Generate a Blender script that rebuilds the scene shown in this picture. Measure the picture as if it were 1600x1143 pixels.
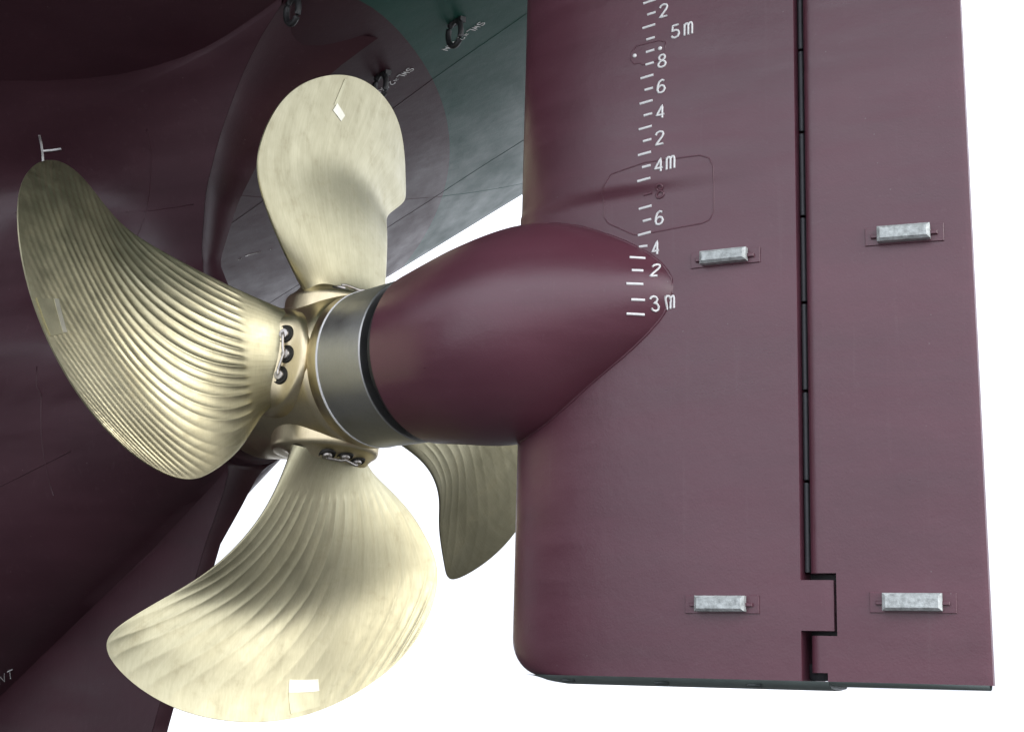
import bpy, math, random
import numpy as np
from mathutils import Vector, Matrix
from mathutils.bvhtree import BVHTree

random.seed(7)
for o in list(bpy.data.objects):
    bpy.data.objects.remove(o, do_unlink=True)
S = bpy.context.scene
COL = S.collection

# ------------------------------------------------------------------ camera
CAM_POS = Vector((4.688, -9.884, 0.2975))
RIGHT = Vector((0.8575199, 0.5138133, 0.0256031))
DOWN = Vector((-0.0824291, 0.1863527, -0.9790190))
FWD = Vector((-0.5078042, 0.8374178, 0.2021543))
cd = bpy.data.cameras.new('camera')
cd.lens = 53.296
cd.sensor_width = 36.0
cd.clip_start = 0.1
cd.clip_end = 3000
cam = bpy.data.objects.new('camera', cd)
COL.objects.link(cam)
m = Matrix((RIGHT, -DOWN, -FWD)).transposed().to_4x4()
m.translation = CAM_POS
cam.matrix_world = m
S.camera = cam

# ------------------------------------------------------------------ sky and sun (bright overcast)
SUN_EL, SUN_AZ = math.radians(20), math.radians(-2)     # azimuth measured from +X (aft) towards -Y (port)
W = bpy.data.worlds.new('World')
S.world = W
W.use_nodes = True
wn = W.node_tree
wn.nodes.clear()
wo = wn.nodes.new('ShaderNodeOutputWorld')
bg = wn.nodes.new('ShaderNodeBackground')
sky = wn.nodes.new('ShaderNodeTexSky')
sky.sky_type = 'NISHITA'
sky.sun_disc = False
sky.sun_elevation = SUN_EL
sky.sun_rotation = math.pi / 2 - SUN_AZ
sky.dust_density = 6.0
hs = wn.nodes.new('ShaderNodeHueSaturation')
hs.inputs['Saturation'].default_value = 0.25
hs.inputs['Value'].default_value = 0.04
tc = wn.nodes.new('ShaderNodeTexCoord')
sp = wn.nodes.new('ShaderNodeSeparateXYZ')
mr = wn.nodes.new('ShaderNodeMapRange')
mr.inputs['From Min'].default_value = 0.0
mr.inputs['From Max'].default_value = 1.0
mr.inputs['To Min'].default_value = 1.0
mr.inputs['To Max'].default_value = 3.0
cloud = wn.nodes.new('ShaderNodeCombineColor')
mg = wn.nodes.new('ShaderNodeMath'); mg.operation = 'MULTIPLY'; mg.inputs[1].default_value = 1.04
mb = wn.nodes.new('ShaderNodeMath'); mb.operation = 'MULTIPLY'; mb.inputs[1].default_value = 1.15
add = wn.nodes.new('ShaderNodeMix'); add.data_type = 'RGBA'; add.blend_type = 'ADD'
add.inputs[0].default_value = 1.0
L = wn.links.new
L(tc.outputs['Generated'], sp.inputs[0])
L(sp.outputs['Z'], mr.inputs['Value'])
L(mr.outputs[0], cloud.inputs[0])
L(mr.outputs[0], mg.inputs[0]); L(mg.outputs[0], cloud.inputs[1])
L(mr.outputs[0], mb.inputs[0]); L(mb.outputs[0], cloud.inputs[2])
L(sky.outputs[0], hs.inputs['Color'])
L(cloud.outputs[0], add.inputs[6])
L(hs.outputs[0], add.inputs[7])
L(add.outputs[2], bg.inputs['Color'])
bg.inputs['Strength'].default_value = 1.0
L(bg.outputs[0], wo.inputs['Surface'])

sd = bpy.data.lights.new('sun', 'SUN')
sd.energy = 0.55
sd.angle = math.radians(22)
sd.color = (1.0, 0.97, 0.92)
sun = bpy.data.objects.new('sun', sd)
COL.objects.link(sun)
sdir = Vector((math.cos(SUN_EL) * math.cos(SUN_AZ), math.cos(SUN_EL) * math.sin(SUN_AZ), math.sin(SUN_EL)))
sun.rotation_euler = sdir.to_track_quat('Z', 'Y').to_euler()
sun.location = sdir * 40

vs = S.view_settings
vs.view_transform = 'Standard'
vs.look = 'None'
vs.gamma = 1.0
vs.exposure = 0.12
vs.use_curve_mapping = False
S.render.engine = 'CYCLES'
S.cycles.max_bounces = 8

# ------------------------------------------------------------------ materials
def new_mat(name):
    mt = bpy.data.materials.new(name)
    mt.use_nodes = True
    nt = mt.node_tree
    b = nt.nodes['Principled BSDF']
    return mt, nt, b

def N(nt, t, **kw):
    n = nt.nodes.new(t)
    for k, v in kw.items():
        if hasattr(n, k):
            setattr(n, k, v)
    return n

def noise(nt, scale, detail=4, rough=.55, vec=None):
    n = N(nt, 'ShaderNodeTexNoise')
    n.inputs['Scale'].default_value = scale
    n.inputs['Detail'].default_value = detail
    n.inputs['Roughness'].default_value = rough
    if vec is not None:
        nt.links.new(vec, n.inputs['Vector'])
    return n

def ramp(nt, fac, a, b, ca, cb):
    r = N(nt, 'ShaderNodeValToRGB')
    r.color_ramp.elements[0].position = a
    r.color_ramp.elements[1].position = b
    r.color_ramp.elements[0].color = (*ca, 1) if len(ca) == 3 else ca
    r.color_ramp.elements[1].color = (*cb, 1) if len(cb) == 3 else cb
    nt.links.new(fac, r.inputs[0])
    return r

def mapped(nt, scale=(1, 1, 1), coord='Object'):
    t = N(nt, 'ShaderNodeTexCoord')
    mp = N(nt, 'ShaderNodeMapping')
    mp.inputs['Scale'].default_value = scale
    nt.links.new(t.outputs[coord], mp.inputs[0])
    return mp.outputs[0]

def mixc(nt, fac, a, b, blend='MIX'):
    x = N(nt, 'ShaderNodeMix')
    x.data_type = 'RGBA'
    x.blend_type = blend
    for s, val in ((0, fac), (6, a), (7, b)):
        if hasattr(val, 'is_linked') or hasattr(val, 'links'):
            nt.links.new(val, x.inputs[s])
        else:
            x.inputs[s].default_value = val if s == 0 else (*val, 1)
    return x.outputs[2]

def add_bump(nt, b, height, strength, dist):
    bp = N(nt, 'ShaderNodeBump')
    bp.inputs['Strength'].default_value = strength
    bp.inputs['Distance'].default_value = dist
    nt.links.new(height, bp.inputs['Height'])
    nt.links.new(bp.outputs[0], b.inputs['Normal'])

def paint_nodes(nt, b, c1, c2, r0=.34, r1=.5, spec=.5):
    """sprayed marine paint: slow tone drift, spray laps, runs, dust, specks, orange peel"""
    v = mapped(nt, (1, 1, 1))
    big = noise(nt, .9, 3, .5, v)
    base = ramp(nt, big.outputs['Fac'], .32, .68, c1, c2)
    vb = mapped(nt, (.35, .35, 2.2))
    band = noise(nt, 1.3, 6, .65, vb)
    bandr = ramp(nt, band.outputs['Fac'], .35, .68, (.84, .82, .82), (1.14, 1.15, 1.15))
    col = mixc(nt, .8, base.outputs[0], bandr.outputs[0], 'MULTIPLY')
    vr = mapped(nt, (14, 14, .7))                       # thin vertical runs
    run = noise(nt, 1.0, 4, .7, vr)
    runr = ramp(nt, run.outputs['Fac'], .60, .78, (0, 0, 0), (.16, .16, .16))
    col = mixc(nt, runr.outputs[0], col, (.16, .10, .11))
    dust = noise(nt, 21, 7, .75, v)
    dustr = ramp(nt, dust.outputs['Fac'], .60, .80, (0, 0, 0), (.16, .16, .16))
    col = mixc(nt, dustr.outputs[0], col, (.26, .20, .21))
    vo = N(nt, 'ShaderNodeTexVoronoi')
    vo.inputs['Scale'].default_value = 5.5
    nt.links.new(v, vo.inputs['Vector'])
    spk = ramp(nt, vo.outputs['Distance'], .018, .034, (.55, .55, .55), (0, 0, 0))
    col = mixc(nt, spk.outputs[0], col, (.20, .15, .155))
    nt.links.new(col, b.inputs['Base Color'])
    rn = noise(nt, 2.6, 5, .65, vb)
    rr = ramp(nt, rn.outputs['Fac'], .3, .7, (r0,) * 3, (r1,) * 3)
    nt.links.new(rr.outputs[0], b.inputs['Roughness'])
    pe = noise(nt, 60, 3, .5, v)
    wv = noise(nt, 2.4, 3, .55, v)
    mm = N(nt, 'ShaderNodeMath'); mm.operation = 'MULTIPLY_ADD'
    nt.links.new(wv.outputs['Fac'], mm.inputs[0]); mm.inputs[1].default_value = 7.0
    nt.links.new(pe.outputs['Fac'], mm.inputs[2])
    add_bump(nt, b, mm.outputs[0], .22, .004)
    b.inputs['Specular IOR Level'].default_value = spec
    return col

MAT = {}
mt, nt, b = new_mat('maroon_paint')
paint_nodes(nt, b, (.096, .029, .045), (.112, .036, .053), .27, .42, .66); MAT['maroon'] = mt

mt, nt, b = new_mat('shaded_hull_paint')
colm = paint_nodes(nt, b, (.048, .016, .024), (.060, .021, .030), .32, .48, .52)  # the rudder's maroon, darkened to stand for shade under the hull
geo = N(nt, 'ShaderNodeNewGeometry')
sx = N(nt, 'ShaderNodeSeparateXYZ')
nt.links.new(geo.outputs['Position'], sx.inputs[0])
g1 = noise(nt, .8, 3, .5, mapped(nt))
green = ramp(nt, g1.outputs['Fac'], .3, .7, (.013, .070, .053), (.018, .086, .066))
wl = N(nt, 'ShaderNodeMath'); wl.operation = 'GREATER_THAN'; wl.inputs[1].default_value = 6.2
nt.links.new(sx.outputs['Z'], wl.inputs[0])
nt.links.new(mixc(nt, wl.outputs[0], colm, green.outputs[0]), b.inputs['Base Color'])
MAT['hull'] = mt

def bronze(name, c1, c2, dirt, r0, r1, stain=1.0, uv=False):
    mt, nt, b = new_mat(name)
    v = mapped(nt)
    big = noise(nt, 1.8, 5, .6, v)
    base = ramp(nt, big.outputs['Fac'], .3, .7, c1, c2)
    st = noise(nt, 5.5, 8, .72, v)
    sr = ramp(nt, st.outputs['Fac'], .55, .80, (0, 0, 0), (.45 * stain,) * 3)
    col = mixc(nt, sr.outputs[0], base.outputs[0], dirt)
    fine = noise(nt, 1.0, 6, .7, mapped(nt, (90, 90, 5)))
    fr = ramp(nt, fine.outputs['Fac'], .3, .7, (.92,) * 3, (1.05,) * 3)
    col = mixc(nt, 1.0, col, fr.outputs[0], 'MULTIPLY')
    nt.links.new(col, b.inputs['Base Color'])
    rr = ramp(nt, st.outputs['Fac'], .35, .75, (r0,) * 3, (r1,) * 3)
    nt.links.new(rr.outputs[0], b.inputs['Roughness'])
    b.inputs['Metallic'].default_value = 1.0
    if uv:                                             # grinding marks run from root to tip
        g_ = noise(nt, 1.0, 6, .7, mapped(nt, (70, 2.2, 1), 'UV'))
        gr = ramp(nt, g_.outputs['Fac'], .32, .70, (.80, .79, .76), (1.08, 1.08, 1.09))
        c3 = mixc(nt, .5, col, gr.outputs[0], 'MULTIPLY')
        g2 = noise(nt, 1.0, 4, .6, mapped(nt, (9, 1.2, 1), 'UV'))
        g2r = ramp(nt, g2.outputs['Fac'], .35, .70, (.84, .83, .80), (1.07, 1.07, 1.08))
        c3 = mixc(nt, .45, c3, g2r.outputs[0], 'MULTIPLY')
        nt.links.new(c3, b.inputs['Base Color'])
        add_bump(nt, b, g_.outputs['Fac'], .22, .004)
        return mt
    add_bump(nt, b, fine.outputs['Fac'], .12, .004)
    return mt
MAT['blade'] = bronze('blade_bronze', (.43, .40, .265), (.50, .47, .32), (.30, .245, .14), .36, .50, 1.0, True)
MAT['hub'] = bronze('hub_bronze', (.64, .55, .36), (.72, .62, .41), (.34, .26, .14), .28, .44, .8)
MAT['polish'] = bronze('polished_patch', (.64, .62, .50), (.72, .70, .58), (.58, .55, .42), .34, .42, .4)
MAT['film'] = bronze('ground_strip', (.43, .405, .27), (.50, .475, .32), (.36, .32, .2), .34, .46, .6)
MAT['cap'] = bronze('cap_steel', (.40, .40, .39), (.48, .48, .465), (.25, .24, .20), .40, .54, .9)

def simple(name, c, rough, metal=0., var=.15, scale=12, bump=0.):
    mt, nt, b = new_mat(name)
    n = noise(nt, scale, 6, .65, mapped(nt))
    lo = tuple(x * (1 - var) for x in c); hi = tuple(min(1, x * (1 + var)) for x in c)
    r = ramp(nt, n.outputs['Fac'], .3, .7, lo, hi)
    nt.links.new(r.outputs[0], b.inputs['Base Color'])
    b.inputs['Roughness'].default_value = rough
    b.inputs['Metallic'].default_value = metal
    if bump:
        add_bump(nt, b, n.outputs['Fac'], bump, .006)
    MAT[name] = mt
simple('white_paint', (.78, .78, .77), .45, 0, .04, 30, .2)
simple('black_rubber', (.012, .013, .014), .45, 0, .2)
simple('seal_grey', (.040, .042, .046), .5, 0, .2)
simple('zinc', (.46, .49, .48), .6, .35, .38, 26, 1.0)
simple('bolt_steel', (.50, .47, .44), .40, 1., .2, 30, .3)
simple('recess_shade', (.020, .018, .014), .6, .2, .3)
simple('eye_steel', (.014, .014, .015), .5, 0, .2)
simple('bottom_grey_green', (.17, .205, .195), .5, 0, .12, 6)  # even grey-green for the bottom plates
simple('plug', (.05, .06, .06), .5, 0, .2)
simple('bounce_cut_grey', (.06, .06, .058), .8, 0, .25, .5)
simple('shade_wall', (.16, .165, .16), .8, 0, .2, .4)
simple('ground', (.54, .54, .53), .9, 0, .05, .6)

# ------------------------------------------------------------------ object helpers
def tag(o, label=None, cat=None, kind=None):
    if label: o['label'] = label
    if cat: o['category'] = cat
    if kind: o['kind'] = kind
    return o

def empty(name, loc):
    o = bpy.data.objects.new(name, None)
    o.location = loc
    COL.objects.link(o)
    bpy.context.view_layer.update()
    return o

def link(name, me, parent, mat, smooth=True):
    o = bpy.data.objects.new(name, me)
    COL.objects.link(o)
    if mat and not me.materials:
        me.materials.append(MAT[mat])
    if parent is not None:
        o.parent = parent
        # vertices are given in world space: cancel the parent's offset
        w = Vector((0, 0, 0)); p = parent
        while p is not None:
            w += p.location; p = p.parent
        o.location = -w
    if smooth:
        for p in me.polygons:
            p.use_smooth = True
    return o

def mesh(name, verts, faces, parent=None, mat=None, smooth=True, sharp=None):
    me = bpy.data.meshes.new(name)
    me.from_pydata([tuple(v) for v in verts], [], faces)
    me.validate()
    me.update()
    o = link(name, me, parent, mat, smooth)
    if sharp is not None and smooth:
        me.set_sharp_from_angle(angle=math.radians(sharp))
    return o

def grid_faces(nu, nv, base=0, flip=False, wrap=False):
    f = []
    for i in range(nu - 1):
        for j in range(nv if wrap else nv - 1):
            a = base + i * nv + j; b_ = base + i * nv + (j + 1) % nv
            c = base + (i + 1) * nv + (j + 1) % nv; d = base + (i + 1) * nv + j
            f.append((a, d, c, b_) if flip else (a, b_, c, d))
    return f

def tube(points, rad, n=6, closed=False, flat=None):
    """verts, faces of a tube along points; flat=(normal vector, ratio) squashes it"""
    pts = [Vector(p) for p in points]
    V, F = [], []
    m_ = len(pts)
    for i, p in enumerate(pts):
        if closed:
            t = (pts[(i + 1) % m_] - pts[i - 1])
        else:
            t = pts[min(i + 1, m_ - 1)] - pts[max(i - 1, 0)]
        t.normalize()
        ref = flat[0].copy() if flat else (Vector((0, 0, 1)) if abs(t.z) < .9 else Vector((1, 0, 0)))
        a = (ref - t * ref.dot(t)).normalized()
        b_ = t.cross(a)
        k = flat[1] if flat else 1
        for j in range(n):
            an = 2 * math.pi * j / n
            V.append(p + a * (math.cos(an) * rad * k) + b_ * (math.sin(an) * rad))
    F = grid_faces(m_, n, 0, True, True)
    if closed:
        for j in range(n):
            F.append(((m_ - 1) * n + j, j, (j + 1) % n, (m_ - 1) * n + (j + 1) % n))
    else:
        c0 = len(V); V.append(pts[0]); c1 = len(V); V.append(pts[-1])
        for j in range(n):
            F.append((c0, (j + 1) % n, j)); F.append((c1, (m_ - 1) * n + j, (m_ - 1) * n + (j + 1) % n))
    return V, F

class Frame:
    def __init__(s, o, x, y, z):
        s.o, s.x, s.y, s.z = Vector(o), Vector(x), Vector(y), Vector(z)
    def __call__(s, a, b_, c):
        return s.o + s.x * a + s.y * b_ + s.z * c

def lathe(fr, prof, n=96, cap0=True, cap1=True):
    """prof: list of (t, r) along fr.x"""
    V = []
    for t, r in prof:
        for j in range(n):
            a = 2 * math.pi * j / n
            V.append(fr(t, math.sin(a) * r, math.cos(a) * r))
    F = grid_faces(len(prof), n, 0, False, True)
    if cap0: F.append(tuple(range(n - 1, -1, -1)))
    if cap1: F.append(tuple((len(prof) - 1) * n + j for j in range(n)))
    return V, F

def spl(x, y, q):
    """natural cubic spline"""
    x = np.array(x, float); y = np.array(y, float); q = np.array(q, float)
    n = len(x); h = np.diff(x); A = np.zeros((n, n)); b_ = np.zeros(n); A[0, 0] = A[-1, -1] = 1
    for i in range(1, n - 1):
        A[i, i - 1] = h[i - 1]; A[i, i] = 2 * (h[i - 1] + h[i]); A[i, i + 1] = h[i]
        b_[i] = 6 * ((y[i + 1] - y[i]) / h[i] - (y[i] - y[i - 1]) / h[i - 1])
    mm = np.linalg.solve(A, b_); k = np.clip(np.searchsorted(x, q) - 1, 0, n - 2)
    a = x[k + 1] - q; c = q - x[k]; hh = h[k]
    return mm[k] * a**3 / 6 / hh + mm[k + 1] * c**3 / 6 / hh + (y[k] / hh - mm[k] * hh / 6) * a + (y[k + 1] / hh - mm[k + 1] * hh / 6) * c

def sstep(a, b_, x):
    t = min(1, max(0, (x - a) / (b_ - a)))
    return t * t * (3 - 2 * t)

# ------------------------------------------------------------------ ground
gz = -1.35
g = mesh('ground', [(-900, -900, gz), (900, -900, gz), (900, 900, gz), (-900, 900, gz)], [(0, 1, 2, 3)], None, 'ground', False)
tag(g, kind='structure')
# unseen dark sheet added under the ship to cut light from below
g = mesh('bounce_cut_floor', [(-20, -22, gz + .004), (34, -22, gz + .004), (34, 34, gz + .004), (-20, 34, gz + .004)], [(0, 1, 2, 3)], None, 'bounce_cut_grey', False)
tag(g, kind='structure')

# unseen wall added to shade the hull; it ends ahead of the propeller, so the rudder stands in the open
V = [(x, y, z) for z in (gz + .004, 10.5) for x, y in ((-45, -17.5), (-12, -17.5), (-12, -14.0), (-45, -14.0))]
g = mesh('shade_wall', V, [(3, 2, 1, 0), (4, 5, 6, 7), (0, 1, 5, 4), (1, 2, 6, 5), (2, 3, 7, 6), (3, 0, 4, 7)], None, 'shade_wall', False)
tag(g, kind='structure')

# ------------------------------------------------------------------ ship frame: the shaft line, 12 degrees off the turned rudder
YAW, INC = -0.2121, 0.020
CEN = Vector((-3.1987, 0.1586, 2.766))           # propeller centre
AX = Vector((math.cos(INC) * math.cos(YAW), math.cos(INC) * math.sin(YAW), math.sin(INC)))
UZ = (Vector((0, 0, 1)) - AX * AX.z).normalized()
UY = AX.cross(UZ)                                # towards port, the camera side
SHAFT = Frame(CEN, AX, UY, UZ)
SU = Vector((math.cos(YAW), math.sin(YAW), 0)); SV = Vector((-math.sin(YAW), math.cos(YAW), 0))
SHIP = Frame((CEN.x, CEN.y, 0), SU, SV, Vector((0, 0, 1)))   # u aft, v starboard, z up

# ------------------------------------------------------------------ hull
hull = empty('ship_hull', SHIP(-6, 0, -.25))
tag(hull, 'shaded maroon and green ship stern hull with skeg, overhanging behind the bronze propeller', 'ship hull')

def H(u, v):
    a = abs(v)
    a2 = math.sqrt(a * a + .09) - .3
    return max(-.24, 6.2 + .27 * (u - .1 + .36 * a2 + .1 * v * v))

us = list(np.linspace(-34, 9.5, 90))
vn = list(np.linspace(-1, 1, 71))
def beam(u):
    return 6.45 + 6.0 * sstep(-6.5, -26, u)
V = []
for u in us:
    row = []
    BE = beam(u)
    for q in vn:
        row.append(SHIP(u, q * BE, H(u, q * BE)))
    # sides turn up with a round bilge
    def side(sg):
        e = H(u, sg * BE)
        return [SHIP(u, sg * (BE + .35 * math.sin(t)), e + .30 * math.sin(t) + .35 * (1 - math.cos(t))) for t in (.4, .8, 1.2, 1.57)] + [SHIP(u, sg * (BE + .5), e + 5)]
    V += side(-1)[::-1] + row + side(1)
nv = len(vn) + 10
F = grid_faces(len(us), nv, 0, False)
F.append(tuple(range((len(us) - 1) * nv, len(us) * nv)))   # transom
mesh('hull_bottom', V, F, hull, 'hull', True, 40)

# skeg: half breadth as a function of the distance ahead of its trailing edge
TEZ = [-.25, .6, 1.43, 1.75, 2.05, 2.4, 3.0, 3.4, 3.8, 4.15, 4.74, 5.2, 5.62, 5.9, 6.1, 6.25]
TEU = [-2.17, -1.86, -1.54, -1.32, -1.14, -1.0, -.95, -1.2, -1.72, -1.88, -1.76, -1.5, -1.12, -.72, -.27, .1]
KZ = -.37
_tz = np.linspace(-.25, 6.25, 400)
_tu = np.interp(_tz, TEZ, TEU)
_k = np.exp(-np.linspace(-2.2, 2.2, 23)**2); _k /= _k.sum()
_ts = np.convolve(np.pad(_tu, 11, 'reflect', reflect_type='odd'), _k, 'valid')
_tu = np.where(_tz > 1.5, _ts, _tu)
def te(z):
    return float(np.interp(z, _tz, _tu))
def te_half(z):
    return float(np.interp(z, [-.25, 1.43, 2.0, 2.3, 3.2, 3.6, 4.1, 4.74, 5.2, 5.62, 5.85, 6.02, 6.25], [.08, .08, .15, .30, .40, .20, .10, .19, .26, .35, .43, .50, .62]))
def under(u):
    return 2.18 - .57 * max(0, -.95 - u)          # underside of the gondola
def half(u, z, flare=1.0):
    w = max(0, te(min(z, 6.25)) - u)
    wb = max(0, -.95 - u)
    # gondola round the shaft, dropping to the keel further forward
    ry = min(3.6, .60 + .30 * wb)
    zb = under(u)
    rz = 2.77 - zb if z < 2.77 else 1.3 + .40 * wb
    q = (z - 2.77) / rz
    gd = ry * math.sqrt(max(0, 1 - q * q)) if abs(q) < 1 else 0
    if z > 3.2: gd *= sstep(-.2, 1.6, w)
    plate = te_half(z) + ((.05 + .13 * sstep(2.0, 3.2, z)) * w if z > 2.0 else .03 * w)
    pn = 3 if z > 2.77 else 8
    b_ = (gd**pn + plate**pn) ** (1 / pn)
    h0 = H(u, 0)
    fl = min(2.4, .30 * w); lam = min(1.3, .30 + .13 * w)
    b_ += flare * (fl * math.exp((z - h0) / lam) + .5 * sstep(.3, 3, w) * math.exp(min(2.2, (z - h0) / .25)))
    return b_
ws = np.concatenate([np.linspace(0, 1, 16)**1.6 * 2.5, np.linspace(2.65, 17, 64)])
rs = np.concatenate([np.linspace(0, .370, 30), [.377], np.linspace(.3775, .42, 10), np.linspace(.43, 1, 60)])
R0, E1 = .377, .86
def row_z(r, u):
    h0 = H(u, 0)
    zb = max(KZ + .02, min(2.15, under(u), h0 - .1))
    if r < R0: return KZ + (zb - KZ) * r / R0
    e = (r - R0) / (1 - R0)
    return zb + (h0 - zb) * min(1, e / E1)
def skeg_point(r, w):
    z = KZ + (6.25 - KZ) * r
    for _ in range(14):
        z = .5 * z + .5 * row_z(r, te(z) - w)
    return te(z) - w, z
SP = [[skeg_point(r, w) for w in ws] for r in rs]
_z0 = [row[0] for row in SP]
def skeg_side(sg):
    V = []
    for r, row in zip(rs, SP):
        f = max(0, ((r - R0) / (1 - R0) - E1) / (1 - E1))
        for (u, z), w in zip(row, ws):
            b_ = half(u, z, 1.0 if sg < 0 else .12)
            if f > 0:                                  # last strip runs out on to the bottom plating
                b2 = b_ + .03 + (2.0 if sg < 0 else .3) * sstep(.3, 3.5, w)
                dz = H(u, b_) - z
                b_ = b_ + (b2 - b_) * f
                z = H(u, b_) - dz * (1 - f)**2 + .012 * f
            V.append(SHIP(u, sg * b_, z))
    return V
n1 = len(ws); nz = len(rs)
Va = skeg_side(-1); Vb = skeg_side(1)
F = grid_faces(nz, n1, 0, True) + grid_faces(nz, n1, nz * n1, False)
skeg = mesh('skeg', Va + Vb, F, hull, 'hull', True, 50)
# hollow trailing edge casting and keel bottom are parts of their own
V = []
for u, z in _z0:
    hb = half(u, z)
    for k in range(13):
        q = -1 + k / 6
        V.append(SHIP(u + .006, q * hb, z) - SU * (.35 * hb * (1 - q * q)))
mesh('skeg_trailing_edge', V, grid_faces(nz, 13, 0, False), hull, 'hull', True, 60)
V = []
for u, z in SP[0]:
    hb = half(u, z)
    V += [SHIP(u, -hb, KZ - .002), SHIP(u, hb, KZ - .002)]
mesh('keel_plate', V, grid_faces(len(ws), 2, 0, True), hull, 'hull', False)
# stern tube boss just ahead of the propeller hub
V, F = lathe(SHAFT, [(-2.2, .55), (-1.7, .62), (-1.15, .64), (-1.02, .63), (-1.0, .60)], 64)
mesh('stern_tube_boss', V, F, hull, 'hull', True, 40)

# weld seams of the shell plating, raised beads that follow the surface
def on_hull(u, v, d=-.001):
    return SHIP(u, v, H(u, v) - d)
def seam(name, pts, r=.004, mat='hull', parent=hull):
    V, F = tube(pts, r, 6)
    return mesh(name, V, F, parent, mat, True)
for v in (1.72, 4.3):
    seam('weld_seam', [on_hull(u, v + .01 * math.sin(3 * u)) for u in np.linspace(-12, 5, 90)])
for u in (-3.4,):
    seam('weld_seam', [on_hull(u + .05, v) for v in np.linspace(.9, 6.5, 40)])
def on_skeg(u, z, d=-.001):
    return SHIP(u, -half(u, z) - d, z)
for pl in ([(-2.20, 5.35), (-2.31, 5.10), (-2.51, 4.66), (-2.60, 4.25)], [(-3.6, 4.66), (-2.75, 4.665), (-1.86, 4.645)],
           [(-4.6, 1.45), (-3.31, 1.93), (-2.385, 2.244)], [(-2.75, 3.0), (-2.75, 1.75)]):
    pts = []
    for (ua, za), (ub, zb_) in zip(pl[:-1], pl[1:]):
        for k in range(14):
            pts.append(on_skeg(ua + (ub - ua) * k / 14, za + (zb_ - za) * k / 14))
    seam('weld_seam', pts, .006)


# ------------------------------------------------------------------ stroke lettering (weld beads / stencil strokes)
GLYPH = {
 '2': [[(0, .78), (.08, .93), (.3, 1), (.52, .93), (.6, .76), (.5, .55), (.25, .27), (0, 0), (.3, 0), (.6, 0)]],
 '3': [[(0, .82), (.1, .95), (.3, 1), (.5, .94), (.58, .77), (.48, .6), (.28, .54), (.5, .47), (.6, .27), (.5, .07), (.3, 0), (.1, .05), (0, .2)]],
 '4': [[(.45, 0), (.45, .5), (.45, 1), (.2, .6), (0, .28), (.3, .28), (.62, .28)]],
 '5': [[(.55, 1), (.3, 1), (.08, 1), (.04, .56), (.3, .62), (.52, .52), (.6, .3), (.5, .08), (.28, 0), (.08, .06), (0, .2)]],
 '6': [[(.55, .9), (.35, 1), (.15, .88), (.03, .6), (0, .3), (.1, .06), (.3, 0), (.5, .07), (.6, .28), (.5, .5), (.3, .57), (.1, .48), (.01, .3)]],
 '8': [[(.3, .54), (.1, .65), (.06, .82), (.15, .95), (.3, 1), (.45, .95), (.54, .82), (.5, .65), (.3, .54), (.08, .42), (0, .25), (.08, .07), (.3, 0), (.52, .07), (.6, .25), (.52, .42), (.3, .54)]],
 'm': [[(0, 0), (0, .5), (0, .95)], [(0, .78), (.1, .95), (.25, .93), (.3, .75), (.3, .4), (.3, 0)], [(.3, .78), (.4, .95), (.55, .93), (.6, .75), (.6, .4), (.6, 0)]],
 'S': [[(.6, .85), (.45, 1), (.15, 1), (0, .85), (0, .65), (.15, .53), (.45, .47), (.6, .35), (.6, .15), (.45, 0), (.15, 0), (0, .15)]],
 'W': [[(0, 1), (.12, 0), (.3, .7), (.48, 0), (.6, 1)]],
 'L': [[(0, 1), (0, .5), (0, 0), (.3, 0), (.55, 0)]],
 '=': [[(.05, .65), (.55, .65)], [(.05, .35), (.55, .35)]],
 'K': [[(0, 0), (0, 1)], [(.6, 1), (0, .4)], [(.15, .55), (.6, 0)]],
 'N': [[(0, 0), (0, 1), (.6, 0), (.6, 1)]],
 'T': [[(.3, 0), (.3, 1)], [(0, 1), (.6, 1)]],
}
def glyph_mesh(name, ch, place, h, rad, parent, mat, nrm, label=None):
    """place(a, b) maps glyph coordinates in metres to the surface"""
    V, F = [], []
    for st in GLYPH[ch]:
        pts = []
        for (x0, y0), (x1, y1) in zip(st[:-1], st[1:]):
            for k in range(3):
                pts.append(place((x0 + (x1 - x0) * k / 3) * h, (y0 + (y1 - y0) * k / 3) * h))
        pts.append(place(st[-1][0] * h, st[-1][1] * h))
        v, f = tube(pts, rad, 6, False, (nrm, .6))
        F += [tuple(i + len(V) for i in q) for q in f]; V += v
    o = mesh(name, V, F, parent, mat, True)
    if label: o['label'] = label
    return o

# white reference mark, stencilled letters and scuffs on the skeg
for pts in ([(-3.05, 5.306), (-3.12, 5.245), (-3.19, 5.184), (-3.25, 5.13)], [(-3.175, 5.203), (-3.09, 5.211), (-3.014, 5.222)]):
    V, F = tube([on_skeg(u, z, .001) for u, z in pts], .0125, 6)
    mesh('reference_mark', V, F, hull, 'white_paint', True)
for ch, a0 in (('N', 0), ('T', .088)):
    glyph_mesh('stencil_letter', ch, lambda a, b_, a0=a0: on_skeg(-4.625 + 1.05 * (a + a0) + 1.2 * b_, .119 + .50 * (a + a0) + .9 * b_, .003), .088, .007, hull, 'white_paint', Vector((0, -1, 0)))
for pts in ([(-4.95, 2.55), (-4.90, 2.56)], [(-4.82, 2.58), (-4.80, 2.60), (-4.72, 2.72)], [(-4.84, 2.57), (-4.83, 2.60)], [(-4.66, 2.80), (-4.655, 2.81)]):
    V, F = tube([on_hull(u, v, .001) for u, v in pts], .006, 5)
    mesh('paint_scuff', V, F, hull, 'white_paint', True)

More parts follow.
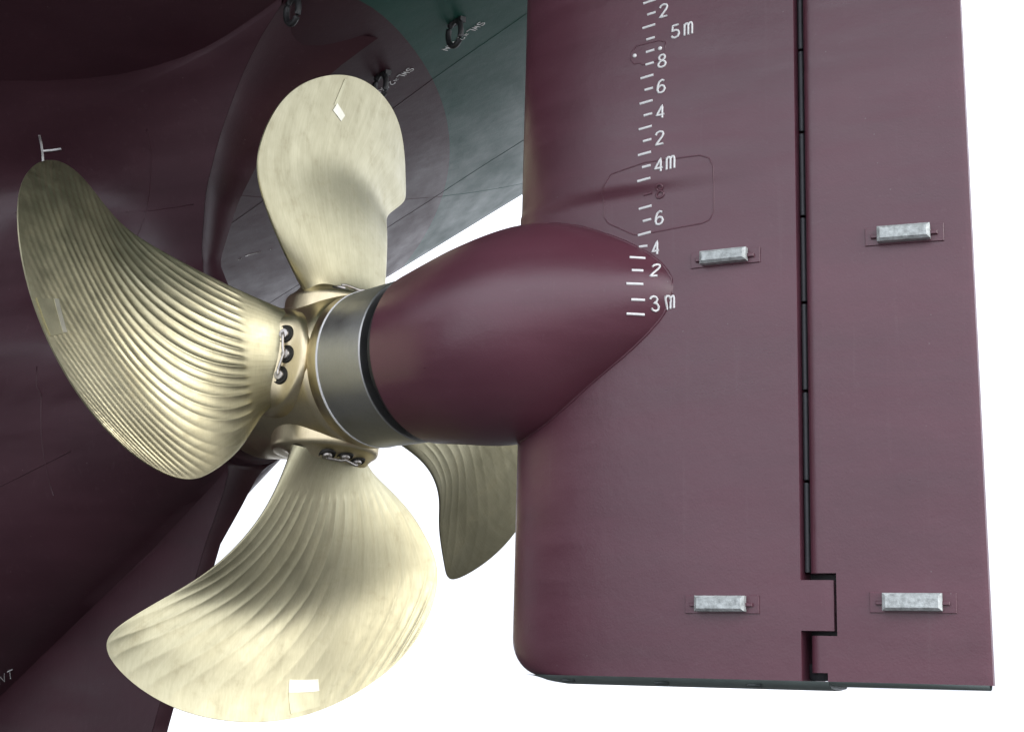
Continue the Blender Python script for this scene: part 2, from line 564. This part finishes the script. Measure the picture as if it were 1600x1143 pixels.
# lifting eyes under the counter, with their stencilled load marks
def padeye(u, v):
    base = on_hull(u, v, -.03)
    # closed elongated ring in the (u, z) plane, plus a doubler plate
    pts = []
    for k in range(28):
        a = 2 * math.pi * k / 28
        pts.append(base + SU * (.085 * math.cos(a)) - SV * .02 + Vector((0, 0, -.16 + .125 * math.sin(a))))
    V, F = tube(pts, .028, 8, True)
    o = mesh('lifting_eye', V, F, hull, 'eye_steel', True)
    w = [base + SU * a + SV * b_ + Vector((0, 0, z)) for z in (.0, -.055) for a, b_ in ((-.09, -.035), (.09, -.035), (.09, .035), (-.09, .035))]
    p = mesh('doubler_plate', w, [(3, 2, 1, 0), (4, 5, 6, 7), (0, 1, 5, 4), (1, 2, 6, 5), (2, 3, 7, 6), (3, 0, 4, 7)], o, 'eye_steel', False)
    return o
for u, v in ((-.78, 1.10), (.22, 1.12), (-.21, -.46)):
    padeye(u, v)
def stencil(text, u0, v0, pitch, h):
    for i, ch in enumerate(text):
        ub = u0 - i * pitch
        glyph_mesh('stencil_letter', ch, lambda a, b_, ub=ub: on_hull(ub - a, v0 + b_, .002), h, .0055, hull, 'white_paint', Vector((0, 0, -1)))
stencil('SWL=24KN', -.60, 1.28, .066, .075)
stencil('SWL=24KN', .29, 1.36, .066, .075)

# ------------------------------------------------------------------ propeller
prop = empty('propeller', CEN)
tag(prop, 'bronze four-bladed ship propeller with bolted blades and grey hub cap before the rudder', 'propeller')
V, F = lathe(SHAFT, [(-1.0, .40), (-.985, .50), (-.96, .57), (-.9, .60), (-.6, .635), (-.3, .665), (0, .675), (.25, .668), (.38, .655), (.425, .64), (.44, .622), (.455, .640), (.47, .650), (.574, .650)], 128)
hub = mesh('hub', V, F, prop, 'hub', True, 35)
V, F = lathe(SHAFT, [(.574, .60), (.5745, .652), (.578, .6565), (.592, .6570), (.596, .652), (.597, .62)], 128)
mesh('white_ring', V, F, prop, 'white_paint', True, 35)
V, F = lathe(SHAFT, [(.597, .60), (.5975, .650), (.6, .6525), (.85, .658), (1.085, .6635), (1.10, .662), (1.108, .654), (1.108, .58)], 128)
mesh('hub_cap', V, F, prop, 'cap', True, 35)

PB = np.array([[0.116, -0.415, 0.675], [-0.035, -0.534, 1.215], [-0.288, -0.722, 1.641], [-0.542, -0.955, 1.915], [-0.707, -1.265, 2.178],
               [-0.772, -1.33, 2.45], [-0.447, -0.904, 2.808], [-0.098, -0.163, 2.856], [0.093, 0.501, 2.582], [0.218, 0.986, 2.121],
               [0.248, 1.174, 1.589], [0.214, 1.058, 1.247], [0.149, 0.804, 0.964], [0.016, 0.426, 0.689]])
KT = np.linspace(0, 1, 14)
def edge(t):
    return np.stack([spl(KT, PB[:, i], t) for i in range(3)], -1)
TA, TB = 5 / 13, 9 / 13
def coons(s, v):
    A = edge(TA * v); B = edge(1 - (1 - TB) * v); T = edge(TA + (TB - TA) * s)
    r0, r1 = PB[0], PB[-1]; c0 = edge(np.array([TA]))[0]; c1 = edge(np.array([TB]))[0]
    s_ = s[..., None]; v_ = v[..., None]
    return (1 - v_) * (r0 * (1 - s_) + r1 * s_) + v_ * T + (1 - s_) * A + s_ * B - ((1 - s_) * (1 - v_) * r0 + s_ * (1 - v_) * r1 + (1 - s_) * v_ * c0 + s_ * v_ * c1)
NS, NV = 341, 141
s1 = np.linspace(0, 1, NS); v1 = np.linspace(0, 1, NV)
SS, VV = np.meshgrid(s1, v1)                      # rows v, columns s
MID = coons(SS.ravel(), VV.ravel()).reshape(NV, NS, 3)
du = np.gradient(MID, axis=1); dv = np.gradient(MID, axis=0)
NRM = np.cross(du, dv); NRM /= np.linalg.norm(NRM, axis=-1, keepdims=True) + 1e-12
if NRM[NV // 2, NS // 2, 0] < 0: NRM = -NRM        # towards aft
CH = np.linalg.norm(MID[:, -1] - MID[:, 0], axis=-1)[:, None]
prof = np.clip(4 * SS * (1 - SS), 0, 1)
camber = .018 * CH * prof * np.sin(np.pi * np.clip(VV * .8 + .15, 0, 1))
TH = (.24 * np.exp(-VV / .06) + .125 * (1 - VV)**1.1 + .012) * prof**.55 * (1 - VV**8 * .8) + .012
def ridges(seed, amp, shear=.85, count=16):
    rng = np.random.default_rng(seed)
    # cutter paths run from root to tip and drift towards the tip side
    rho = SS + shear * VV**2.5 + .012 * np.sin(3.1 * VV + 5 * SS + seed) + .004 * np.sin(17 * VV + 31 * SS + 2 * seed)
    n = 60
    cell = rho * count
    tabl = rng.uniform(.45, 1.25, n + 20); tw = rng.uniform(-.22, .22, n + 20)
    i = np.floor(cell).astype(int)
    fr_ = cell - i
    c = .5 + tw[i]
    x = np.where(fr_ < c, fr_ / c, (1 - fr_) / (1 - c))
    x = np.abs(2 * fr_ - 1)
    h = (tabl[i] * (1 - x) + (tabl[i] + np.where(fr_ > .5, tabl[i + 1], tabl[i - 1])) / 2 * x) * (x**2.2 * .92 + .08 * x)
    a = np.clip((VV - .115) / .035, 0, 1)**2
    e = np.clip(np.minimum(SS, 1 - SS) / .06, 0, 1) * np.clip((1 - VV) / .04, 0, 1)
    br = .75 + .35 * np.sin(4 * VV + 6 * SS + seed)
    return amp * h * a * (.04 + .96 * e) * br

def blade_frame(k):
    th = -0.0683 + k * math.pi / 2
    er = UZ * math.cos(th) + UY * math.sin(th)
    et = UY * math.cos(th) - UZ * math.sin(th)
    return Frame(CEN, AX, et, er)

def towld(fr, A):
    o = np.array(fr.o); B = np.stack([np.array(fr.x), np.array(fr.y), np.array(fr.z)])
    return o + A.reshape(-1, 3) @ B

def quad_strip(A, flip=False):
    nu, nv = A
    idx = np.arange(nu * nv).reshape(nu, nv)
    q = np.stack([idx[:-1, :-1], idx[:-1, 1:], idx[1:, 1:], idx[1:, :-1]], -1).reshape(-1, 4)
    return q[:, ::-1] if flip else q

PALM_R = .425
def palm_h(a, t):
    # fillet from the palm up into the blade root
    r0, r1 = PB[0], PB[-1]
    dx, dy = r1[0] - r0[0], r1[1] - r0[1]
    q = max(0.12, min(.88, ((a - r0[0]) * dx + (t - r0[1]) * dy) / (dx * dx + dy * dy)))
    d = math.hypot(a - r0[0] - q * dx, t - r0[1] - q * dy)
    rr = math.hypot(a, t) / PALM_R
    return .700 - .035 * rr**4 + .17 * math.exp(-(d / .125)**2) * (1 - min(1, rr)**6)

amps = [.0003, .0085, .0056, .0030]
blade_words = ['upright bronze blade, nearly smooth', 'ridged bronze blade reaching towards the left', 'ridged bronze blade hanging down', 'far bronze blade half hidden behind the bulb']
for k in range(4):
    fr = blade_frame(k)
    R_ = ridges(k * 7 + 3, amps[k], [.5, .85, .20, .35][k], [16, 17, 16, 15][k])
    aft = MID + NRM * (TH / 2 - camber + R_)[..., None]
    fwd = MID + NRM * (-TH / 2 - camber - ridges(k * 7 + 5, amps[k] * .6))[..., None]
    A = towld(fr, aft); B = towld(fr, fwd)
    n = NS * NV
    fa = quad_strip((NV, NS)); fb = quad_strip((NV, NS), True) + n
    idx = np.arange(n).reshape(NV, NS)
    ring = np.concatenate([idx[:, 0], idx[-1, 1:], idx[::-1, -1][1:]])
    rim = np.stack([ring[:-1], ring[1:], ring[1:] + n, ring[:-1] + n], -1)
    # orient with the aft face
    P0 = A[idx[70, 170]]; P1 = A[idx[70, 171]]; P2 = A[idx[71, 170]]
    if np.cross(P1 - P0, P2 - P0) @ np.array(AX) < 0:
        fa = fa[:, ::-1]; fb = fb[:, ::-1]; rim = rim[:, ::-1]
    else:
        rim = rim[:, ::-1]
    me = bpy.data.meshes.new('blade')
    me.from_pydata(np.concatenate([A, B]).tolist(), [], np.concatenate([fa, fb, rim]).tolist())
    me.update()
    uvl = me.uv_layers.new(name='grain')
    li = np.empty(len(me.loops), np.int32); me.loops.foreach_get('vertex_index', li)
    uvv = np.stack([SS.ravel(), VV.ravel()], -1)[li % n] + k * 3.7
    uvl.data.foreach_set('uv', uvv.astype(np.float32).ravel())
    bl = link('blade', me, prop, 'blade', True)
    me.set_sharp_from_angle(angle=math.radians(60))
    bl['label'] = blade_words[k]
    # palm with its rounded rim, under the blade root
    V = []; nr, na = 26, 72
    for i in range(nr):
        rr = PALM_R * (i / (nr - 1))
        for j in range(na):
            an = 2 * math.pi * j / na
            V.append(fr(rr * math.cos(an), rr * math.sin(an), palm_h(rr * math.cos(an), rr * math.sin(an))))
    for q_, (dr, dh) in enumerate(((.014, -.008), (.024, -.026), (.028, -.05), (.028, -.2))):
        for j in range(na):
            an = 2 * math.pi * j / na
            rr = PALM_R + dr
            V.append(fr(rr * math.cos(an), rr * math.sin(an), palm_h(PALM_R * math.cos(an), PALM_R * math.sin(an)) + dh))
    palm = mesh('blade_palm', V, grid_faces(nr + 4, na, 0, False, True), bl, 'hub', True, 60)
    # bolts on flat dark discs coloured as recess shade, linked by a locking bar, on both sides of the root
    for sg in (1, -1):
        heads = []
        for tt in (-.17, 0, .17):
            a0 = sg * (.205 + (-.012 if tt < 0 else .012 if tt == 0 else -.034)) + .05
            def pt(a, t): return fr(a, t, palm_h(a, t))
            p = pt(a0, tt); e_ = .01
            n_ = (pt(a0 + e_, tt) - pt(a0 - e_, tt)).cross(pt(a0, tt + e_) - pt(a0, tt - e_)).normalized()
            if n_.dot(fr.z) < 0: n_ = -n_
            n_ = (n_ * .6 + fr.z * .4).normalized()
            x_ = (fr.y - n_ * fr.y.dot(n_)).normalized(); y_ = n_.cross(x_)
            bf = Frame(p, n_, x_, y_)
            heads.append(bf)
            V, F = lathe(bf, [(.004, .056), (.0045, .062), (.009, .066), (.009, .071), (-.014, .082)], 28, True, False)
            pk = mesh('recess_shade_disc', V, F, palm, 'recess_shade', True, 40)
            V, F = lathe(bf, [(-.08, .043), (.014, .043), (.022, .037), (.024, .012), (.018, .010)], 20)
            mesh('bolt', V, F, palm, 'bolt_steel', True, 40)
        pts = []
        for a_, b_ in zip(heads[:-1], heads[1:]):
            for q in range(4):
                pts.append((a_.o + a_.x * .030).lerp(b_.o + b_.x * .043, q / 4))
        pts.append(heads[-1].o + heads[-1].x * .030)
        V, F = tube(pts, .013, 6)
        mesh('locking_bar', V, F, palm, 'bolt_steel', True)
    # ground inspection patches on the aft face
    def patch(name, corners, mat, off):
        V = []; m_ = 12
        (s0, q0), (s1_, q1), (s2, q2), (s3, q3) = corners
        for i in range(m_ + 1):
            for j in range(m_ + 1):
                x, y = i / m_, j / m_
                s = (1 - y) * ((1 - x) * s0 + x * s1_) + y * ((1 - x) * s3 + x * s2)
                v = (1 - y) * ((1 - x) * q0 + x * q1) + y * ((1 - x) * q3 + x * q2)
                fi, fj = min(v, .9999) * (NV - 1), s * (NS - 1)
                i0, j0 = int(fi), int(fj)
                a_, b_ = fi - i0, fj - j0
                def lp(arr): return (arr[i0, j0] * (1 - a_) * (1 - b_) + arr[i0 + 1, j0] * a_ * (1 - b_) + arr[i0, j0 + 1] * (1 - a_) * b_ + arr[i0 + 1, j0 + 1] * a_ * b_)
                c = lp(MID) + lp(NRM) * (lp(TH / 2 - camber) + off)
                V.append(fr(*c))
        low = len(V)
        V += [p - AX * .02 for p in V]
        F = grid_faces(m_ + 1, m_ + 1)
        per = [i for i in range(m_ + 1)] + [i * (m_ + 1) + m_ for i in range(1, m_ + 1)] + [m_ * (m_ + 1) + m_ - i for i in range(1, m_ + 1)] + [(m_ - i) * (m_ + 1) for i in range(1, m_)]
        for a_, b_ in zip(per, per[1:] + per[:1]):
            F.append((a_, a_ + low, b_ + low, b_))
        mesh(name, V, F, bl, mat, True, 50)
    if k == 0:
        patch('polished_patch', [(.608, .879), (.618, .844), (.558, .799), (.548, .829)], 'polish', .004)
        patch('ground_strip', [(.595, .985), (.612, .985), (.622, .87), (.603, .87)], 'film', .003)
    elif k == 1:
        patch('ground_strip', [(.568, .985), (.533, .889), (.623, .899), (.668, .985)], 'film', .0085)
        patch('polished_patch', [(.540, .912), (.533, .893), (.623, .903), (.632, .922)], 'polish', .0105)
    elif k == 2:
        patch('polished_patch', [(.508, .864), (.593, .884), (.608, .930), (.518, .910)], 'polish', .0055)
        patch('ground_strip', [(.518, .912), (.608, .932), (.623, .985), (.538, .985)], 'film', .005)

# ------------------------------------------------------------------ rudder
rud = empty('rudder', (0, 0, .30))
tag(rud, 'maroon ship rudder with white draft marks, front bulb and hinged tail flap', 'rudder')
XL, XH, XF, XT = -1.25, 1.11, 1.152, 2.29
CHD = 3.64
ZT = 6.6
def naca(x):
    s = max(0., (x - XL) / CHD)
    return .33 / .5001 * 5 * (.2969 * math.sqrt(s) - .1260 * s - .3516 * s * s + .2843 * s**3 - .1015 * s**4)
def camb(x, z):
    """leading edge twisted to port above the bulb, to starboard below; a soft ledge between"""
    s = (x - XL) / CHD
    up = sstep(3.78, 3.90, z) * 2 - 1
    far = 1 - .75 * sstep(4.1, 5.6, z) if z > 3.8 else 1 - .75 * sstep(0, 1.4, 3.8 - z)
    hump = math.exp(-((s - .26) / .17)**2)
    le = max(0, 1 - s / .35)
    return -up * .024 * hump * far + le * le * (.018 + .022 * max(0, up))
def xle(z):
    if z < .60:
        q = (.60 - z) / .27
        return .025 + .27 * (1 - math.sqrt(max(0, 1 - q * q)))
    return .025 * sstep(2.9, 2.2, z)
def warp(x, z):
    f = max(0, 1 - (x - XL) / .8)
    return x + xle(z) * f

def cell_solid(name, xs_, zs_, on, yfun, parent, mat, closed_le=False, cfun=lambda x, z: 0, wfun=lambda x, z: x, sharp=35):
    V = []; F = []; key = {}
    def vid(i, j, sd):
        x, z = xs_[i], zs_[j]
        y = yfun(x, z)
        if y < 1e-6: sd = 1
        k_ = (i, j, sd)
        if k_ not in key:
            key[k_] = len(V)
            V.append((wfun(x, z), cfun(x, z) + sd * y, z))
        return key[k_]
    nx, nz_ = len(xs_) - 1, len(zs_) - 1
    ON = [[on((xs_[i] + xs_[i + 1]) / 2, (zs_[j] + zs_[j + 1]) / 2) for j in range(nz_)] for i in range(nx)]
    def q(*ids):
        u_ = []
        for a in ids:
            if a not in u_: u_.append(a)
        if len(u_) > 2: F.append(tuple(u_))
    for i in range(nx):
        for j in range(nz_):
            if not ON[i][j]: continue
            q(vid(i, j, -1), vid(i + 1, j, -1), vid(i + 1, j + 1, -1), vid(i, j + 1, -1))
            q(vid(i, j, 1), vid(i, j + 1, 1), vid(i + 1, j + 1, 1), vid(i + 1, j, 1))
            if i == 0 or not ON[i - 1][j]: q(vid(i, j, -1), vid(i, j + 1, -1), vid(i, j + 1, 1), vid(i, j, 1))
            if i == nx - 1 or not ON[i + 1][j]: q(vid(i + 1, j, -1), vid(i + 1, j, 1), vid(i + 1, j + 1, 1), vid(i + 1, j + 1, -1))
            if j == 0 or not ON[i][j - 1]: q(vid(i, j, -1), vid(i, j, 1), vid(i + 1, j, 1), vid(i + 1, j, -1))
            if j == nz_ - 1 or not ON[i][j + 1]: q(vid(i, j + 1, -1), vid(i + 1, j + 1, -1), vid(i + 1, j + 1, 1), vid(i, j + 1, 1))
    return mesh(name, V, F, parent, mat, True, sharp)

xm = [XL + (XH - XL) * (1 - math.cos(math.pi / 2 * k / 40))**1.15 for k in range(41)]
xm = sorted(set([round(x, 5) for x in xm]))
xm[-1] = XH
zlow = [.335 + .27 * (1 - math.cos(math.pi / 2 * k / 10)) for k in range(11)]
zm = sorted(set([round(z, 5) for z in zlow + [.63, .66, .8, .99, 1.03] + list(np.linspace(1.2, 3.6, 17)) + list(np.linspace(3.66, 4.02, 19)) + list(np.linspace(4.15, ZT, 18))]))
main = cell_solid('main_blade', xm + [1.16, 1.22, 1.27, 1.305, 1.322],
                  zm, lambda x, z: x < XH or .645 < z < 1.0,
                  lambda x, z: naca(x) - (.012 * sstep(1.28, 1.322, x)), rud, 'maroon', True, camb, warp)
xf = [XF, 1.160, 1.172, 1.190, 1.21, 1.235, 1.28, 1.345, 1.36, 1.40, 1.5, 1.65, 1.8, 1.95, 2.1, 2.2, 2.255, 2.275, XT]
zf = sorted(set([.335, .36, .39, .41, .5, .615, .628, .8, 1.022, 1.035] + [round(float(z), 4) for z in np.linspace(1.2, ZT, 28)]))
def yflap(x, z):
    y = max(.030, naca(x))
    if x < 1.235:
        q = (1.235 - x) / (1.235 - XF)
        y *= .55 + .45 * math.sqrt(max(0, 1 - q * q))
    if x > 2.27: y = max(.020, y - (x - 2.27) * .4)
    return y
def flap_on(x, z):
    if .622 < z < 1.03: return x > 1.345
    if z < .40: return x > 1.28
    return True
flap = cell_solid('flap', xf, zf, flap_on, yflap, rud, 'maroon', wfun=lambda x, z: XF + (x - XF) * (1 - .0098 * (z - .34)), sharp=32)

# hinge line: black sheet added to stop light through the gap, grey seal rods with gaps between them
V = [(x, y, z) for z in (.36, ZT) for x, y in ((1.10, -.03), (1.30, -.03), (1.30, .03), (1.10, .03))]
BOX = [(3, 2, 1, 0), (4, 5, 6, 7), (0, 1, 5, 4), (1, 2, 6, 5), (2, 3, 7, 6), (3, 0, 4, 7)]
blackout = mesh('gap_blackout', V, BOX, rud, 'black_rubber', False)
z = 1.045
while z < ZT - .1:
    z2 = min(ZT, z + .62)
    V, F = tube([(1.132, -.145, z), (1.132, -.145, (z + z2) / 2), (1.132, -.145, z2 - .022)], .020, 12)
    mesh('seal_rod', V, F, rud, 'seal_grey', True, 50)
    z = z2
# lower pintle seen in the gap at the heel
V, F = lathe(Frame((1.185, 0, .34), (0, 0, 1), (1, 0, 0), (0, 1, 0)), [(0, .10), (.02, .11), (.10, .11), (.12, .07), (.3, .07)], 24)
mesh('pintle', V, F, rud, 'seal_grey', True, 40)

# bottom plate, slightly keeled, with drain plugs
def bottom(name, xa, xb, yf, cf, mat='bottom_grey_green', dp=1.0):
    xs_ = np.linspace(xa, xb, 40); V = []
    for x in xs_:
        y = yf(x); c = cf(x)
        t = (sstep(xa - .001, xa + .25, x) if xa < 0 else 1) * dp
        for k_, dz in ((-1.0, 0), (-.96, -.012 * t), (-.72, -.045 * t), (0, -.06 * t), (.72, -.045 * t), (.96, -.012 * t), (1.0, 0)):
            V.append((x, c + k_ * (y + .002), .336 + dz))
    return mesh(name, V, grid_faces(40, 7, 0, False), rud, mat, True, 50)
bp1 = bottom('bottom_plate', -1.0, 1.283, lambda x: naca(x), lambda x: camb(x, .34))
bp2 = bottom('flap_bottom_plate', 1.285, XT - .02, lambda x: yflap(x, .4), lambda x: 0, 'bottom_grey_green', .55)
for x in (-.62, .12, .78):
    y = camb(x, .34) - (naca(x) - .003) * .84
    V, F = tube([(x - .05, y, .302), (x, y, .302), (x + .05, y, .302)], .014, 8)
    mesh('drain_plug', V, F, rud, 'plug', True)

# bulb: round nose facing the hub cap, swelling, then running out on the side of the rudder
BF = CEN + AX * 1.268
BX = [0.0, .10, .30, .55, .80, 1.05, 1.30, 1.55, 1.75, 1.95, 2.10]
BR = [.694, .712, .750, .795, .815, .795, .715, .605, .505, .390, .295]
nb, na = 60, 96
V = []
qs = 1 - (1 - np.linspace(0, 1, nb))**1.4
tend = 2.32
for q in qs:
    t = q * tend
    r = float(spl(BX, BR, [min(t, 2.0)])[0])
    if t > 2.0:
        r2 = float(spl(BX, BR, [2.0])[0])
        e = (t - 2.0) / (tend - 2.0)
        r = r2 * (1 - .62 * e) * math.sqrt(max(1e-5, 1 - e**3))
    f = sstep(0, 1.2, t)
    c = Vector((BF.x + t * .985, BF.y + (-.22 * t * (1 - f)) * .5 - .02 * f, BF.z + .02 * t + .15 * (t / tend) + .10 * sstep(.5, 1.6, t)))
    yw = YAW * (1 - f)
    ax = Vector((math.cos(yw), math.sin(yw), .06 * f + .02)).normalized()
    uz = (Vector((0, 0, 1)) - ax * ax.z).normalized(); uy = ax.cross(uz)
    for j in range(na):
        an = 2 * math.pi * j / na
        V.append(c + uz * (r * math.cos(an)) + uy * (r * math.sin(an)))
F = grid_faces(nb, na, 0, False, True)
F.append(tuple((nb - 1) * na + j for j in range(na)))
base = len(V)
# inward lip at the nose
for dr, dt in ((-.012, -.006), (-.05, -.004), (-.06, .15)):
    for j in range(na):
        an = 2 * math.pi * j / na
        V.append(BF + AX * dt + UZ * ((.694 + dr) * math.cos(an)) + UY * ((.694 + dr) * math.sin(an)))
for k_ in range(3):
    a0 = (0 if k_ == 0 else base + (k_ - 1) * na); b0 = base + k_ * na
    for j in range(na):
        F.append((a0 + (j + 1) % na, a0 + j, b0 + j, b0 + (j + 1) % na))
bulb = mesh('bulb', V, F, rud, 'maroon', True, 50)
# dark seal filling the gap between bulb and cap
V, F = lathe(Frame(BF, AX, UY, UZ), [(-.115, .50), (-.11, .612), (-.10, .632), (-.03, .648), (.0, .648), (.10, .64)], 96)
mesh('gap_seal', V, F, bulb, 'black_rubber', True, 40)

# surface finder on the port side of the rudder
bpy.context.view_layer.update()
def bvh(objs):
    vs_, ps = [], []
    for o in objs:
        off = len(vs_)
        w = Vector((0, 0, 0)); p = o
        while p is not None:
            w += p.location; p = p.parent
        vs_ += [v.co + w for v in o.data.vertices]
        ps += [tuple(i + off for i in p_.vertices) for p_ in o.data.polygons]
    return BVHTree.FromPolygons(vs_, ps)
TREE = bvh([main, flap, bulb])
def port(x, z, off=.0):
    hit, nrm, _, _ = TREE.ray_cast(Vector((x, -4, z)), Vector((0, 1, 0)))
    if hit is None: return Vector((x, -.3, z))
    if nrm.y > 0: nrm = -nrm
    return hit + nrm * off
PN = Vector((0, -1, 0))
# weld bead where the bulb lands on the rudder side
TB_, TM_ = bvh([bulb]), bvh([main])
def depth(tree, x, z):
    h_ = tree.ray_cast(Vector((x, -4, z)), Vector((0, 1, 0)))[0]
    return h_.y if h_ is not None else 9.0
up_, lo_ = [], []
for x in np.linspace(-1.16, .20, 46):
    zm_ = next((z for z in np.linspace(2.2, 3.8, 60) if depth(TB_, x, z) < depth(TM_, x, z)), None)
    if zm_ is None: continue
    zz = [z for z in np.linspace(2.0, 4.0, 400) if depth(TB_, x, z) < depth(TM_, x, z)]
    for lst, z in ((lo_, zz[0]), (up_, zz[-1])):
        lst.append(Vector((x, depth(TM_, x, z), z)))
V, F = tube(lo_ + up_[::-1], .011, 6)
mesh('weld_bead', V, F, rud, 'maroon', True)

# draft marks
def tick(x0, x1, z, mat='white_paint', r=.0095, sl=.12):
    pts = [port(x0 + (x1 - x0) * k / 4, z + sl * (k / 4 - .5) * (x1 - x0), .002) for k in range(5)]
    V, F = tube(pts, r, 8, False, (PN, .6))
    mesh('draft_tick', V, F, rud, mat, True, 60)
def numeral(ch, x, z, mat='white_paint', h=.098, wd=1.0):
    glyph_mesh('draft_numeral', ch, lambda a, b_: port(x + a * wd, z - h / 2 + b_ + .12 * a, .003), h, .0088, rud, mat, PN,
               'unpainted maroon numeral' if mat != 'white_paint' else None)
sh = .0215
def col(z): return sh * (z - 4) + .045
for i in range(35, 58):   # 3.5 m upwards stand on the flat of the rudder
    z = i / 10
    x1 = col(z)
    if i % 2 == 0:
        tick(x1 - .066, x1, z, 'maroon' if i == 38 else 'white_paint')
        d = str(i % 10)
        if i == 50:
            numeral('5', x1 + .135, z + .015); numeral('m', x1 + .235, z + .02)
        elif i == 40:
            numeral('4', x1 + .035, z - .01); numeral('m', x1 + .125, z)
        elif i >= 36:
            numeral(d, x1 + .035, z, 'maroon' if i == 38 else 'white_paint')
    else:
        tick(x1 - (.066 if i == 49 else .102), x1, z)
BT = [(3.405, -.058, .008), (3.292, -.068, .022), (3.182, -.030, .038), (3.077, -.052, .048), (2.963, -.024, .056), (2.865, -.062, .040)]
for z, a, b_ in BT:
    tick(a, b_, z, sl=0)
numeral('4', .050, 3.375, wd=.85); numeral('2', .083, 3.190, wd=.68); numeral('3', .086, 2.940, wd=.70); numeral('m', .170, 2.958, wd=.9)

# welded access plates outlined by their seams
def plate_seam(name, pix, r=.005):
    pts = []
    n_ = len(pix)
    for k in range(n_):
        (xa, za), (xb, zb) = pix[k], pix[(k + 1) % n_]
        m_ = max(2, int(math.hypot(xb - xa, zb - za) / .025))
        for q in range(m_):
            pts.append(port(xa + (xb - xa) * q / m_, za + (zb - za) * q / m_, .0005))
    V, F = tube(pts, r, 6, True, (PN, .6))
    mesh(name, V, F, rud, 'maroon', True)
plate_seam('access_plate_seam', [(-.34, 3.90), (-.28, 3.98), (.0, 4.03), (.42, 4.03), (.49, 4.0), (.52, 3.93), (.52, 3.60), (.49, 3.54), (.43, 3.52), (.05, 3.50), (-.10, 3.50), (-.32, 3.62), (-.36, 3.68), (-.36, 3.85)])
plate_seam('access_plate_seam', [(-.12, 4.92), (-.08, 4.96), (.10, 4.97), (.15, 4.95), (.15, 4.88), (.08, 4.81), (-.03, 4.80), (-.05, 4.82), (-.10, 4.82), (-.13, 4.86)], .0045)
for x, z in ((-.095, 4.885), (.11, 4.905)):
    p = port(x, z)
    V, F = lathe(Frame(p, PN, (1, 0, 0), (0, 0, 1)), [(-.01, .016), (.006, .016), (.011, .010), (.012, .004)], 14)
    mesh('plate_bolt', V, F, rud, 'white_paint', True, 50)

# zinc anodes on backing plates with strap ends
def anode(xc, zc, ln, hw, tone=0):
    base_y = port(xc, zc).y
    def slab(x0, x1, z0, z1, d0, d1, bev, mat, name, parent):
        V = []
        for x, z in ((x0, z0), (x1, z0), (x1, z1), (x0, z1)):
            V.append(port(x, z, d0))
        for x, z in ((x0, z0), (x1, z0), (x1, z1), (x0, z1)):
            V.append(port(x, z, d1 - bev))
        for sx_, sz_, x, z in ((1, 1, x0, z0), (-1, 1, x1, z0), (-1, -1, x1, z1), (1, -1, x0, z1)):
            V.append(port(x + sx_ * bev * 1.2, z + sz_ * bev, d1))
        F = [(0, 1, 5, 4), (1, 2, 6, 5), (2, 3, 7, 6), (3, 0, 4, 7), (4, 5, 9, 8), (5, 6, 10, 9), (6, 7, 11, 10), (7, 4, 8, 11), (8, 9, 10, 11)]
        return mesh(name, V, F, parent, mat, False)
    an = slab(xc - ln / 2, xc + ln / 2, zc - hw, zc + hw, .012, .085, .018, 'zinc', 'anode', rud)
    slab(xc - ln / 2 - .085, xc + ln / 2 + .085, zc - hw - .012, zc + hw + .006, -.01, .012, .002, 'maroon', 'backing_plate', an)
    for sg in (-1, 1):
        x0, x1 = sorted((xc + sg * (ln / 2 - .03), xc + sg * (ln / 2 + .045)))
        slab(x0, x1, zc - .018, zc + .006, .010, .034, .003, 'maroon', 'strap', an)
anode(.605, 3.250, .335, .046)
anode(.575, .832, .345, .052)
anode(1.832, 3.305, .340, .052)
anode(1.824, .848, .365, .056)

# rudder stock up into the hull
V, F = lathe(Frame((-.1, 0, ZT - .1), (0, 0, 1), (1, 0, 0), (0, 1, 0)), [(0, .3), (.9, .3)], 32)
mesh('rudder_stock', V, F, rud, 'maroon', True, 40)
